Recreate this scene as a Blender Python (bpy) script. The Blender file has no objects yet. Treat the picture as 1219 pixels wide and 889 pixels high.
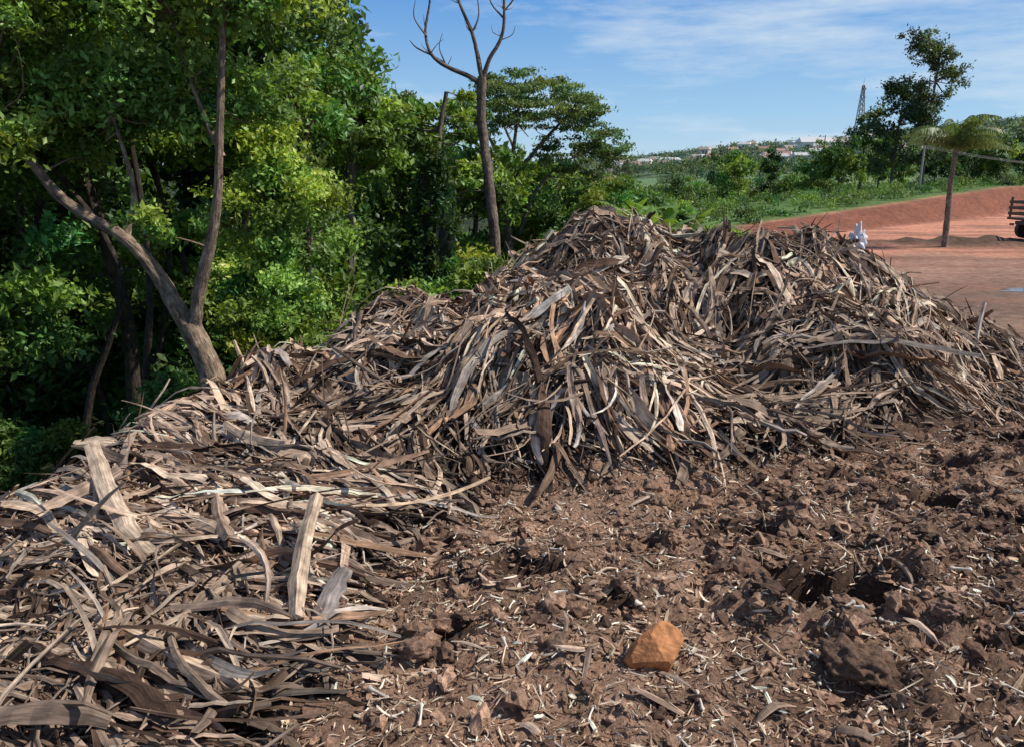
import bpy, bmesh, math, numpy as np
from mathutils import Vector
rng = np.random.default_rng(11)
scene = bpy.context.scene
CAMZ = 3.6

# ------------------------------------------------------------------ noise
_tab = np.random.default_rng(3).random((256,256))
def vn(x,y):
    xi=np.floor(x).astype(int); yi=np.floor(y).astype(int)
    fx=x-xi; fy=y-yi
    fx=fx*fx*(3-2*fx); fy=fy*fy*(3-2*fy)
    a=_tab[xi%256,yi%256]; b=_tab[(xi+1)%256,yi%256]
    c=_tab[xi%256,(yi+1)%256]; d=_tab[(xi+1)%256,(yi+1)%256]
    return (a*(1-fx)+b*fx)*(1-fy)+(c*(1-fx)+d*fx)*fy
def fbm(x,y,o=4,seed=0.0):
    s=np.zeros_like(x,dtype=float); a=.5; f=1.
    for i in range(o):
        s+=a*(vn(x*f+seed+i*17.3,y*f-seed+i*9.1)-.5); a*=.5; f*=2.03
    return s
def sm(x,a,b):
    t=np.clip((x-a)/(b-a),0,1); return t*t*(3-2*t)
def norm(v):
    return v/np.maximum(np.linalg.norm(v,axis=-1,keepdims=True),1e-9)

# ------------------------------------------------------------------ terrain
EY=[-50,3,4,5,6,7,8.2,9.5,11,13,16,20,30,44,60,3000]
EX=[-5.0,-4.6,-4.2,-3.9,-3.6,-3.1,-2.5,-1.9,-1.1,-.2,1.4,3.4,8.5,13.5,13.5,13.5]
BA=np.array([14.,44.]); BD=np.array([.754,.657]); BN=np.array([-.657,.754])
def bank(x,y):
    s=(x-BA[0])*BN[0]+(y-BA[1])*BN[1]; t=(x-BA[0])*BD[0]+(y-BA[1])*BD[1]
    return s,t
def regional(x,y):
    edge=np.interp(y,EY,EX)
    plat=1.62*(1-sm(y,3,17))
    left=sm(edge-x,-.7,3.0)
    z=plat*(1-left)+(-3.8)*left
    s,t=bank(x,y)
    hb=np.clip(.35+t*.040,0,2.3)
    far=hb*sm(s,-.3,2.6)*(1-sm(s,5,45))-4.5*sm(s,10,70)
    z=np.where(left<.5,z*(1-sm(s,-.3,2.6))+far,z*(1-sm(s,0,40))+(-4.5)*sm(s,0,40))
    hh=np.clip(5+.096*x,0,56)
    z=z+hh*sm(y,120,600)+9*fbm(x*.012,y*.012,3,5)*sm(y,150,400)
    return z
CP=[(-3.58,5,1.22),(-3.3,5.6,1.32),(-3.03,6.5,1.44),(-2.6,7.5,1.47),(-2.15,8.2,1.55),(-2.0,9,1.66),(-1.45,9.5,1.88),(-.7,9.8,1.90),(-.1,10,1.90),
(.35,10.5,2.42),(1.06,11,2.76),(1.77,11,2.72),(2.26,11,2.46),(2.82,10.5,2.74),(3.4,10.3,2.62),(3.85,10.2,2.50),(4.33,10,2.34),(4.83,9.8,1.92),(5.75,10,1.55),(7.1,10.5,1.22),
(-.5,8,2.0),(.4,9,2.25),(1.0,7.0,1.98),(-.75,6.8,1.62),(0,6.9,2.05),(.6,6.3,1.75),(2.1,7.5,1.5),(3.3,7.7,1.95),(2.0,9.2,2.1),(3.2,8.8,2.3),(4.4,8.6,1.8),
(-1.6,7.2,1.50),(-1.4,5.8,1.46),(-2.6,5.0,1.42),(-1.9,3.8,1.42),(-2.6,4,1.38),(-3.4,4,1.2),(-1.7,2.5,1.52),(-2.6,2.5,1.42),(-3.6,2.5,1.2),
(0,5.5,1.34),(1.2,5.6,1.34),(2.4,6.2,1.32),(3.4,6.8,1.26),(5,7.8,1.12),(0,2.5,1.62),(0,4,1.48),(1.5,3.5,1.52),(3,4,1.47),(2,5,1.40),(-.6,3.2,1.54),(4.2,6,1.30),(1,1.5,1.64),(3,2,1.62),(-1,1.2,1.6)]
Z0=[(-4.9,5),(-5.0,3),(-4.6,7),(-4.0,9),(-3.0,11),(-1.6,13),(0,14),(2,14.2),(4,13.5),(6,13),(9,12.6),(-8,1),(-8,8),(-8,14),(-4,15),(2,17.5),(8,17),(12,14),(12,8),(10,4),(10,0),(4,-2),(0,-2),(-4,-2),(6.5,6),(9,9)]
cx=np.array([c[0] for c in CP]+[c[0] for c in Z0]); cy=np.array([c[1] for c in CP]+[c[1] for c in Z0])
res=np.array([c[2] for c in CP]+[0]*len(Z0))
res[:len(CP)]-=regional(cx[:len(CP)],cy[:len(CP)])
def phi(r2): return .5*r2*np.log(np.maximum(r2,1e-9))
n=len(cx); K=phi((cx[:,None]-cx)**2+(cy[:,None]-cy)**2)+np.eye(n)*.01
A=np.zeros((n+3,n+3)); A[:n,:n]=K; A[:n,n]=1; A[:n,n+1]=cx; A[:n,n+2]=cy; A[n:,:n]=A[:n,n:].T
sol=np.linalg.solve(A,np.concatenate([res,[0,0,0]]))
def pile_res(x,y):
    out=np.zeros_like(x,dtype=float)
    m=(x>-8)&(x<12)&(y>-3)&(y<18)
    xs,ys=x[m],y[m]
    if xs.size:
        v=sol[n]+sol[n+1]*xs+sol[n+2]*ys
        for i in range(n): v=v+sol[i]*phi((xs-cx[i])**2+(ys-cy[i])**2)
        w=sm(xs,-8,-6)*(1-sm(xs,10,12))*sm(ys,-3,-1)*(1-sm(ys,16,18))
        out[m]=v*w
    return out
POLY=np.array([(-1.15,2.0),(-.95,2.6),(-.85,3.0),(-.9,3.6),(-.8,4.1),(-.45,5.2),(.0,5.6),(.59,5.75),(1.64,5.95),(2.38,6.35),(3.37,6.95),(5.6,8.0),(8.2,9.2),(9.6,11),(8,12.3),(5,12.2),(3,12.5),(1,12.5),(-.4,11.2),(-1.9,9.9),(-2.6,8.5),(-3.4,6.7),(-3.9,5.2),(-4.4,3),(-4.4,1),(-1.3,1.0)])
def inpoly(x,y,P=POLY):
    c=np.zeros(x.shape,bool); j=len(P)-1
    for i in range(len(P)):
        xi,yi=P[i]; xj,yj=P[j]
        cond=((yi>y)!=(yj>y))&(x<(xj-xi)*(y-yi)/(yj-yi+1e-12)+xi)
        c^=cond; j=i
    return c
PITS=[(1.58,3.50,.40,.27,.34),(1.42,4.35,.26,.16,.20),(.78,4.3,.13,.10,.11),(.12,3.75,.22,.16,.15),(2.9,5.0,.28,.17,.2),(2.3,3.0,.16,.10,.10),(-.25,3.1,.14,.10,.10),(.5,3.4,.12,.08,.09),(2.3,4.2,.24,.14,.15),(3.6,6.0,.3,.18,.2),(2.9,3.9,.18,.12,.13),(1.9,5.0,.2,.12,.13),(3.3,4.6,.2,.14,.14),(-.45,4.3,.16,.1,.1),(4.6,6.6,.3,.18,.18),(2.6,5.7,.22,.12,.15)]
def height(x,y):
    x=np.asarray(x,float); y=np.asarray(y,float)
    pr=pile_res(x,y)
    z=regional(x,y)+pr
    pm=sm(pr,.10,.42)
    near=(1-sm(np.hypot(x-1,y-5),9,14))
    plateau=sm(x-np.interp(y,EY,EX),.5,2)
    r1=np.abs(fbm(x*2.1,y*2.1,4,2.)) 
    z=z+near*(fbm(x*1.3,y*1.3,3,1.)*.12+(.05-r1*.6)*.22+fbm(x*9,y*9,3,7.)*.10*plateau*(1-pm))
    z=z+pm*(fbm(x*1.25,y*1.25,3,51.)*.80+(.08-np.abs(fbm(x*2.0,y*2.0,3,13.)))*1.0+fbm(x*4.2,y*4.2,2,15.)*.24)
    dz=near*plateau*(1-pm)*(y<9.5)
    rgt=sm(x,.3,1.6)*.7+.3
    z=z+dz*rgt*(np.clip(fbm(x*4.2,y*4.2,3,61.)-.06,0,1)*.38-np.clip(fbm(x*5.3,y*5.3,2,71.)-.11,0,1)*.5)
    for (px,py,rx,ry,dp) in PITS:
        m=(np.abs(x-px)<1.2)&(np.abs(y-py)<1.2)
        if m.any():
            xx=x[m]-px; yy=y[m]-py
            wob=1+.9*fbm(xx*6+px*3,yy*6+py,3,px)
            q=np.sqrt((xx/rx)**2+(yy/ry)**2)*wob
            z[m]=z[m]-dp*(1-sm(q,.68,.98))+dp*.30*np.exp(-((q-1.35)/.35)**2)
    yard=sm(y,14,20)*(1-sm(y,60,90))*plateau
    z=z+yard*(fbm(x*.35,y*.35,3,4)*.10+fbm(x*2,y*2,2,4)*.03)*np.clip(np.hypot((x-16.9)/3.4,(y-24)/2.4)-1,0,1)
    z=z+.8*np.exp(-(((x-24)/5)**2+((y-41)/1.2)**2))*(.5+fbm(x*1.2,y*1.2,3,8))
    z=z+.35*np.exp(-(((x-9.5)/2.5)**2+((y-17)/1.5)**2))*(.5+fbm(x*1.5,y*1.5,3,8))
    return z
def hz(x,y): return float(height(np.array([x]),np.array([y]))[0])
def hnormal(x,y,e=.12):
    dx=(height(x+e,y)-height(x-e,y))/(2*e); dy=(height(x,y+e)-height(x,y-e))/(2*e)
    return norm(np.stack([-dx,-dy,np.ones_like(dx)],-1))

# ------------------------------------------------------------------ mesh builders
def build(name,V,F,mat,cols=None,suv=None,parent=None,smooth=False):
    V=np.asarray(V,np.float32).reshape(-1,3); F=np.asarray(F,np.int32)
    me=bpy.data.meshes.new(name)
    k=F.shape[1]
    me.vertices.add(len(V)); me.vertices.foreach_set('co',V.ravel())
    me.loops.add(F.size); me.loops.foreach_set('vertex_index',F.ravel())
    me.polygons.add(len(F)); me.polygons.foreach_set('loop_start',np.arange(0,F.size,k,dtype=np.int32))
    me.polygons.foreach_set('use_smooth',np.full(len(F),smooth))
    me.update(calc_edges=True)
    if cols is not None:
        c=np.ones((len(V),4),np.float32); c[:,:3]=np.clip(cols,0,1)
        a=me.color_attributes.new('Col','FLOAT_COLOR','POINT'); a.data.foreach_set('color',c.ravel())
    if suv is not None:
        a=me.attributes.new('suv','FLOAT_VECTOR','POINT'); a.data.foreach_set('vector',np.asarray(suv,np.float32).ravel())
    if mat: me.materials.append(mat)
    ob=bpy.data.objects.new(name,me); scene.collection.objects.link(ob)
    if parent: ob.parent=parent
    return ob
def empty(name,loc=(0,0,0)):
    e=bpy.data.objects.new(name,None); e.location=loc; scene.collection.objects.link(e); e.empty_display_size=.3; return e
def child(ob,par):
    ob.parent=par
    ob.location=Vector(ob.location)-Vector(par.location)
    return ob
class Acc:
    def __init__(s): s.V=[];s.F=[];s.C=[];s.U=[];s.n=0
    def add(s,V,F,C=None,U=None):
        V=np.asarray(V,float).reshape(-1,3)
        s.V.append(V); s.F.append(np.asarray(F)+s.n); s.n+=len(V)
        s.C.append(np.broadcast_to(np.array([.3,.3,.3]) if C is None else C,(len(V),3)))
        s.U.append(np.zeros((len(V),3)) if U is None else U)
    def out(s,name,mat,parent=None,smooth=False):
        return build(name,np.concatenate(s.V),np.concatenate(s.F),mat,np.concatenate(s.C),np.concatenate(s.U),parent,smooth)
def box(acc,c,sz,col,rotz=0.):
    c=np.array(c,float); h=np.array(sz,float)/2
    v=np.array([[x,y,z] for x in(-1,1) for y in(-1,1) for z in(-1,1)],float)*h
    R=np.array([[math.cos(rotz),-math.sin(rotz),0],[math.sin(rotz),math.cos(rotz),0],[0,0,1]])
    v=v@R.T+c
    acc.add(v,[[0,1,3,2],[4,6,7,5],[0,4,5,1],[2,3,7,6],[0,2,6,4],[1,5,7,3]],np.array(col))
def tube(acc,pts,r0,r1,ns=8,col=(.2,.15,.1),rough=.12,sub=3):
    P=np.array(pts,float)
    if len(P)>2 and sub>1:
        Q=np.vstack([2*P[0]-P[1],P,2*P[-1]-P[-2]]); out=[]
        for i in range(1,len(Q)-2):
            for j in range(sub):
                t=j/sub
                out.append(.5*((2*Q[i])+(-Q[i-1]+Q[i+1])*t+(2*Q[i-1]-5*Q[i]+4*Q[i+1]-Q[i+2])*t*t+(-Q[i-1]+3*Q[i]-3*Q[i+1]+Q[i+2])*t**3))
        out.append(P[-1]); P=np.array(out)
    m=len(P); T=norm(np.gradient(P,axis=0))
    ref=np.array([1,0,0.]) if abs(T[0][0])<.8 else np.array([0,1.,0])
    A=[];a=norm(np.cross(T[0],ref))
    for i in range(m):
        a=norm(a-T[i]*np.dot(a,T[i])); A.append(a)
    A=np.array(A); B=np.cross(T,A)
    rad=np.linspace(0,1,m); rad=r0+(r1-r0)*rad**.8
    th=np.linspace(0,2*np.pi,ns,endpoint=False)
    rr=rad[:,None]*(1+rough*rng.normal(size=(m,ns)))
    V=P[:,None]+rr[...,None]*(A[:,None]*np.cos(th)[None,:,None]+B[:,None]*np.sin(th)[None,:,None])
    i=np.arange(m-1)[:,None]*ns; j=np.arange(ns)[None]; j2=(j+1)%ns
    F=np.stack([i+j,i+j2,i+ns+j2,i+ns+j],-1).reshape(-1,4)
    L=np.cumsum(np.r_[0,np.linalg.norm(np.diff(P,axis=0),axis=1)])
    U=np.stack([np.broadcast_to(np.cos(th)*.5*r0,(m,ns)),np.broadcast_to(L[:,None],(m,ns)),np.broadcast_to(np.sin(th)*.5*r0,(m,ns))],-1).reshape(-1,3)
    acc.add(V,F,np.array(col)*(1+.18*rng.normal(size=(m*ns,1))),U)

def strips(acc,P,D,N,L,W,TH,curl,bn,bb,tw,R,col,taper=.7,conf=None,off=None,crump=.05):
    m=len(P); s=np.linspace(0,1,R)
    N=norm(N-D*np.sum(N*D,-1,keepdims=True)); B=np.cross(N,D)
    q=(s-.5)[None,:,None]
    C=P[:,None]+D[:,None]*q*L[:,None,None]+(B*bb[:,None])[:,None]*(4*q*q-.5)
    if conf is not None:
        hzv=height(C[...,0].ravel(),C[...,1].ravel()).reshape(m,R)
        base=hzv+off[:,None]
        C[...,2]=C[...,2]*(1-conf[:,None])+base*conf[:,None]
        C[...,2]=np.maximum(C[...,2],hzv-.05)
        T=norm(np.gradient(C,axis=1)); Nr=norm(N[:,None]-T*np.sum(N[:,None]*T,-1,keepdims=True)); Br=np.cross(Nr,T)
    else:
        Nr=np.broadcast_to(N[:,None],C.shape); Br=np.broadcast_to(B[:,None],C.shape)
    C=C+(N*bn[:,None])[:,None]*(4*q*q-.5)
    C=C+Br*(rng.normal(size=(m,R,1))*W[:,None,None]*crump)+Nr*(rng.normal(size=(m,R,1))*W[:,None,None]*crump)
    a=(tw[:,None]*(s-.5)[None])[...,None]
    Bt=Br*np.cos(a)+Nr*np.sin(a); Nt=-Br*np.sin(a)+Nr*np.cos(a)
    w=W[:,None]*.5*(1-taper*(np.abs(2*s-1)**(3))[None]*rng.uniform(.2,1.2,(m,1)))*(1+.08*rng.normal(size=(m,R)))
    w=np.clip(w,.0008,None)[...,None]
    th=TH[:,None,None]; cu=curl[:,None,None]
    v=np.stack([C-Bt*w,C+Nt*(th+cu*w),C+Bt*w,C+Nt*(-th+cu*w)],2)
    V=v.reshape(-1,3)
    base=(np.arange(m)*R*4)[:,None,None]; r=(np.arange(R-1)*4)[None,:,None]; k=np.arange(4)[None,None]; k2=(k+1)%4
    F=np.stack([base+r+k,base+r+k2,base+r+4+k2,base+r+4+k],-1).reshape(-1,4)
    b=(np.arange(m)*R*4)[:,None]
    F=np.concatenate([F,b+np.array([[3,2,1,0]]),b+(R-1)*4+np.array([[0,1,2,3]])])
    cc=np.repeat(col,R*4,axis=0)*(1+.08*rng.normal(size=(m*R*4,1)))
    rid=rng.uniform(0,50,m)
    U=np.zeros((m,R,4,3)); U[...,0]=np.array([-1,0,1,0])[None,None]*W[:,None,None]*.5+rid[:,None,None]; U[...,1]=s[None,:,None]*L[:,None,None]; U[...,2]=rid[:,None,None]*3
    acc.add(V,F,cc,U.reshape(-1,3))

def leaves(acc,cen,rad,cnt,size,tint,up=.5,var=.25,sub=7,sig=.3):
    cen=np.asarray(cen,float); rad=np.asarray(rad,float); m=len(cen)
    w=rad[:,0]*rad[:,1]; w=w/w.sum()
    idx=rng.choice(m,size=cnt,p=w)
    d=norm(rng.normal(size=(m,sub,3))); d[...,2]=np.abs(d[...,2])*.95-.35*rng.random((m,sub))
    sc=cen[:,None]+d*rad[:,None]*rng.uniform(.45,1.0,(m,sub,1))
    k=rng.integers(0,sub,cnt)
    p=sc[idx,k]+rng.normal(size=(cnt,3))*rad[idx]*sig
    nrm=norm(rng.normal(size=(cnt,3))+np.array([0.25,-.25,up*1.3]))
    t=norm(np.cross(nrm,rng.normal(size=(cnt,3)))); b=np.cross(nrm,t)
    t[:,2]-=.2
    l=size*rng.uniform(.6,1.35,(cnt,1)); ww=l*rng.uniform(.4,.62,(cnt,1))*.5
    V=np.stack([p-t*l*.5,p-b*ww+nrm*l*.06,p+t*l*.5,p+b*ww+nrm*l*.06],1)
    cl=1+var*rng.normal(size=(m,1)); hue=rng.normal(size=(m,1))
    c=np.array(tint)[None]*np.clip(cl[idx],.4,1.8)*np.clip(1+.25*rng.normal(size=(cnt,1)),.4,1.9)
    c=c*(1+np.array([.20,.05,-.1])*hue[idx])
    c=np.clip(c,.004,.6)
    acc.add(V,np.arange(cnt*4).reshape(-1,4),np.repeat(c,4,axis=0))
def blob(cen,rad,n,cr,flat=.7,shell=.5):
    flat=min(1.,flat*1.4)
    d=norm(rng.normal(size=(n,3))); r=rng.uniform(shell,1,(n,1))
    c=np.array(cen)+d*r*np.array(rad)
    s=cr*rng.uniform(.55,1.45,(n,1))
    return c,s*np.array([1,1,flat])

# ------------------------------------------------------------------ materials
def mat(name,rough=.8,spec=.3):
    m=bpy.data.materials.new(name); m.use_nodes=True
    b=m.node_tree.nodes['Principled BSDF']; b.inputs['Roughness'].default_value=rough; b.inputs['Specular IOR Level'].default_value=spec
    return m,m.node_tree.nodes,m.node_tree.links,b
def noise(nodes,links,vec,scale,detail=6,rough=.6):
    n_=nodes.new('ShaderNodeTexNoise'); n_.inputs['Scale'].default_value=scale; n_.inputs['Detail'].default_value=detail; n_.inputs['Roughness'].default_value=rough
    if vec is not None: links.new(vec,n_.inputs['Vector'])
    return n_.outputs['Fac']
def ramp(nodes,links,fac,stops):
    r=nodes.new('ShaderNodeValToRGB'); e=r.color_ramp.elements
    e[0].position,e[0].color=stops[0][0],(*[stops[0][1]]*3,1); e[1].position,e[1].color=stops[1][0],(*[stops[1][1]]*3,1)
    links.new(fac,r.inputs['Fac']); return r.outputs['Color']
def mul(nodes,links,a,b,f=1.):
    x=nodes.new('ShaderNodeMix'); x.data_type='RGBA'; x.blend_type='MULTIPLY'; x.inputs['Factor'].default_value=f
    links.new(a,x.inputs['A']); links.new(b,x.inputs['B']); return x.outputs['Result']
def colattr(nodes):
    a=nodes.new('ShaderNodeAttribute'); a.attribute_name='Col'; return a.outputs['Color']
def ground_mat():
    m,N,L,b=mat('earth',.92,.2)
    tc=N.new('ShaderNodeTexCoord').outputs['Object']
    c=colattr(N)
    r1=ramp(N,L,noise(N,L,tc,3.,6,.65),[(.3,.6),(.7,1.45)])
    r2=ramp(N,L,noise(N,L,tc,50.,4,.75),[(.34,.4),(.68,1.8)])
    r3=ramp(N,L,noise(N,L,tc,.25,4,.6),[(.3,.8),(.7,1.2)])
    c=mul(N,L,mul(N,L,mul(N,L,c,r1),r2,.85),r3)
    L.new(c,b.inputs['Base Color'])
    bp=N.new('ShaderNodeBump'); bp.inputs['Strength'].default_value=1; bp.inputs['Distance'].default_value=.035
    L.new(noise(N,L,tc,30.,6,.8),bp.inputs['Height'])
    L.new(bp.outputs['Normal'],b.inputs['Normal'])
    return m
def fibre_mat(name,scale=(90,5,1),bs=.5,dist=.004,lo=.42,hi=1.4):
    m,N,L,b=mat(name,.85,.2)
    a=N.new('ShaderNodeAttribute'); a.attribute_name='suv'
    mp=N.new('ShaderNodeMapping'); mp.inputs['Scale'].default_value=scale; L.new(a.outputs['Vector'],mp.inputs['Vector'])
    f=noise(N,L,mp.outputs['Vector'],1.,4,.65)
    r=ramp(N,L,f,[(.32,lo),(.66,hi)])
    tc=N.new('ShaderNodeTexCoord').outputs['Object']
    r2=ramp(N,L,noise(N,L,tc,9.,3,.6),[(.35,.65),(.65,1.25)])
    L.new(mul(N,L,mul(N,L,colattr(N),r),r2),b.inputs['Base Color'])
    bp=N.new('ShaderNodeBump'); bp.inputs['Strength'].default_value=bs; bp.inputs['Distance'].default_value=dist
    L.new(f,bp.inputs['Height']); L.new(bp.outputs['Normal'],b.inputs['Normal'])
    return m
def leaf_mat():
    m,N,L,b=mat('leaf',.45,.35)
    c=colattr(N); L.new(c,b.inputs['Base Color'])
    t=N.new('ShaderNodeBsdfTranslucent'); g=N.new('ShaderNodeMix'); g.data_type='RGBA'; g.blend_type='MULTIPLY'; g.inputs['Factor'].default_value=1
    L.new(c,g.inputs['A']); g.inputs['B'].default_value=(1.5,1.5,.5,1); L.new(g.outputs['Result'],t.inputs['Color'])
    x=N.new('ShaderNodeMixShader'); x.inputs['Fac'].default_value=.33
    L.new(b.outputs[0],x.inputs[1]); L.new(t.outputs[0],x.inputs[2]); L.new(x.outputs[0],N['Material Output'].inputs['Surface'])
    return m
def attr_mat(name,rough=.8,nscale=12.,lo=.7,hi=1.3,bump=.3,spec=.3):
    m,N,L,b=mat(name,rough,spec)
    tc=N.new('ShaderNodeTexCoord').outputs['Object']
    f=noise(N,L,tc,nscale,5,.65)
    L.new(mul(N,L,colattr(N),ramp(N,L,f,[(.3,lo),(.7,hi)])),b.inputs['Base Color'])
    if bump:
        bp=N.new('ShaderNodeBump'); bp.inputs['Strength'].default_value=bump; bp.inputs['Distance'].default_value=.02
        L.new(f,bp.inputs['Height']); L.new(bp.outputs['Normal'],b.inputs['Normal'])
    return m
M_ground=ground_mat(); M_bark=fibre_mat('dry_bark_fibre'); M_trunk=fibre_mat('tree_bark',(60,7,60),1.,.05,.4,1.5)
M_leaf=leaf_mat(); M_clod=attr_mat('soil_clod',.95,40.,.45,1.6,.9); M_bone=attr_mat('bone',.6,30.,.75,1.1,.2)
M_rock=attr_mat('sandstone',.85,26.,.5,1.3,.45); M_build=attr_mat('painted_wall',.8,1.,.85,1.1,0); M_metal=attr_mat('painted_metal',.5,5.,.8,1.1,0)

# ------------------------------------------------------------------ ground sheet
def axis(c,lo,hi,a,nn):
    s=np.linspace(-math.asinh((c-lo)/a),math.asinh((hi-c)/a),nn); return c+a*np.sinh(s)
gx=axis(.9,-2000,2500,2.2,880); gy=axis(3.6,-300,3500,2.2,840)
X,Y=np.meshgrid(gx,gy); xf=X.ravel(); yf=Y.ravel()
Z=height(xf,yf)
def mixc(c,new,w): return c*(1-w[:,None])+np.array(new)*w[:,None]
edge=np.interp(yf,EY,EX); plat=sm(xf-edge,-.5,1.5)
s_,t_=bank(xf,yf)
col=np.tile(np.array([.030,.038,.016]),(len(xf),1))
dirt=np.array([.295,.178,.118])
nn1=fbm(xf*1.1,yf*1.1,4,3)
col=col*(1-plat[:,None])+dirt*plat[:,None]*(1+1.4*nn1[:,None])
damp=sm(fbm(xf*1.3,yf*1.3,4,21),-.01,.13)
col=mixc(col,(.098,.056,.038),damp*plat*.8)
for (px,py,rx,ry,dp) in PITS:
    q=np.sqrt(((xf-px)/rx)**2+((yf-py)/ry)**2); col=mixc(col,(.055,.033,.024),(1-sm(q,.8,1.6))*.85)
yard=sm(yf,14,24)*plat
col=mixc(col,(.32,.18,.125),yard)
red=sm(yf+fbm(xf*.15,yf*.15,3,2)*14,30,38)*plat
col=mixc(col,(.54,.235,.145),red)
mud=np.exp(-(((xf-15)/6)**2+((yf-22)/4.5)**2))*plat; col=mixc(col,(.17,.11,.08),np.clip(mud*1.4+fbm(xf*.6,yf*.6,3)*.8*yard,0,1)*.8)
st=sm(fbm(xf*.12,yf*.9,4,33),.02,.14); col=mixc(col,(.24,.12,.08),st*yard*.7)
heap=np.exp(-(((xf-24)/6)**2+((yf-41)/2.0)**2)); col=mixc(col,(.10,.06,.04),np.clip(heap*1.4,0,1))
inp=inpoly(xf,yf).astype(float); col=mixc(col,(.085,.050,.035),inp*.85)  # ground beneath the strips darkened, painted shade for the gaps
bk=sm(s_,-.8,.2)*(1-sm(s_,2.4,3.4))*sm(xf,12,15); col=mixc(col,(.20,.075,.045),bk)
green=sm(s_,2.6,4.)*sm(xf-.12*yf,0,6)
gcol=np.array([.075,.125,.034])*(1+1.4*fbm(xf*.05,yf*.05,3,6)[:,None])+np.array([.12,.13,.035])*(sm(fbm(xf*.012,yf*.02,2,9),0.05,.12)*sm(yf,110,180))[:,None]
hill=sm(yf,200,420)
gcol=gcol*(1-hill[:,None])+np.array([.11,.17,.085])*hill[:,None]*(1+1.6*fbm(xf*.015,yf*.015,3,12)[:,None])  # far hillside paler and bluer, haze mixed into its colour
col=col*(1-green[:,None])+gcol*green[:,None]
nx,ny=len(gx),len(gy)
I=(np.arange(ny-1)[:,None]*nx+np.arange(nx-1)[None]).ravel()
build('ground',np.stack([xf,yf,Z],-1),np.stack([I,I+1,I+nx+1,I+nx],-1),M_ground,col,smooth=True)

# ------------------------------------------------------------------ bark pile
PAL=np.array([[.54,.385,.27],[.44,.305,.215],[.34,.24,.175],[.68,.51,.37],[.21,.13,.085],[.115,.066,.043],[.46,.38,.315],[.43,.255,.155]])
PW=np.array([.2,.17,.14,.15,.12,.10,.09,.05]); PW=PW/PW.sum()
def sample_poly(k,P=POLY,lo=(-5,1),hi=(9.8,13.2)):
    out=[];c=0
    while c<k:
        x=rng.uniform(lo[0],hi[0],k*2); y=rng.uniform(lo[1],hi[1],k*2); m=inpoly(x,y,P)
        out.append(np.stack([x[m],y[m]],-1)); c+=m.sum()
    return np.concatenate(out)[:k]
def bark(acc,k,Lr,Wr,lift,tilt,R=7,pts=None,dark=0.,conf=(.6,1.),wmax=.11,drape=1.,lsig=.42,wsig=.55):
    p=sample_poly(k) if pts is None else pts
    x,y=p[:,0],p[:,1]; k=len(x)
    x=x+rng.normal(size=k)*.07; y=y+rng.normal(size=k)*.07
    nrm=hnormal(x,y,.15); z=height(x,y)
    ang=fbm(x*.6,y*.6,2,31)*10+rng.normal(size=k)*.5
    left=(1-sm(x,-1.6,-.4))*(1-sm(y,5,7)); ang=ang*(1-left)+left*(-.6+2.2*fbm(x*1.1,y*1.1,2,77)+rng.normal(size=k)*.5)
    D=np.stack([np.cos(ang),np.sin(ang),np.zeros(k)],-1)
    slope=1-nrm[:,2]; down=norm(np.stack([nrm[:,0],nrm[:,1],-.01*np.ones(k)],-1)); down[:,2]=0
    wd=np.clip(sm(slope,.04,.2)*rng.uniform(.1,1.25,k)*drape,0,1)
    sg=np.sign(np.sum(D*down,-1,keepdims=True))+.001
    D=norm(D*(1-wd[:,None])+down*wd[:,None]*sg)
    D=norm(D-nrm*np.sum(D*nrm,-1,keepdims=True)+nrm*rng.normal(size=(k,1))*tilt)
    Nn=norm(nrm+rng.normal(size=(k,3))*.45)
    L=rng.lognormal(math.log(Lr),lsig,k); L=np.clip(L,.1,Lr*2.3); W=np.clip(rng.lognormal(math.log(Wr),wsig,k),.007,wmax)
    off=rng.uniform(-.02,lift,k)
    P=np.stack([x,y,z],-1)+nrm*off[:,None]
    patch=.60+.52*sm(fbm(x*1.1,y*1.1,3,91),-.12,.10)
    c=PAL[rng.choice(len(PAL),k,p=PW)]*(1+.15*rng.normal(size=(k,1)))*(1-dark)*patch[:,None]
    gap_shade=np.clip((off+.02)/.12,.25,1)[:,None]; c=c*gap_shade  # deeper-lying strips painted darker, standing for shade inside the pile
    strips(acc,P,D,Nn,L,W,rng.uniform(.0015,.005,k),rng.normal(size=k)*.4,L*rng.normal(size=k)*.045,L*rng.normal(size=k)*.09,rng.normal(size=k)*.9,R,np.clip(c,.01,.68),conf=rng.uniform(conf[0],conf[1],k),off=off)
acc=Acc()
bark(acc,9500,.50,.034,.05,.05,8,dark=.25)  # bottom layer, shade put into its colour as well
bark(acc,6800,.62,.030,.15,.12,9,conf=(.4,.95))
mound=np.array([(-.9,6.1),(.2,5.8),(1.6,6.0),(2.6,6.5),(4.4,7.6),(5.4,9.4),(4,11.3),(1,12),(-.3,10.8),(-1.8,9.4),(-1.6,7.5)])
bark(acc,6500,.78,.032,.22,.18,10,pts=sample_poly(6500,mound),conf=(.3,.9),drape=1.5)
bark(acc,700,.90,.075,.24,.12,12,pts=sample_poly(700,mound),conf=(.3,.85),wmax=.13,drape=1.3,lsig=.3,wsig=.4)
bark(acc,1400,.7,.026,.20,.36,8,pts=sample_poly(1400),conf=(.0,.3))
leftz=np.array([(-1.15,1.8),(-1.0,3.9),(-1.2,5.4),(-2.6,6.6),(-3.7,6.2),(-4.2,4),(-4.2,1.6)])
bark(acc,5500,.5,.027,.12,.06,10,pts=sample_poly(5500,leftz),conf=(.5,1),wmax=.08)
bark(acc,340,.8,.065,.15,.06,12,pts=sample_poly(340,leftz),conf=(.5,.85),wmax=.11,lsig=.3,wsig=.3)
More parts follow.
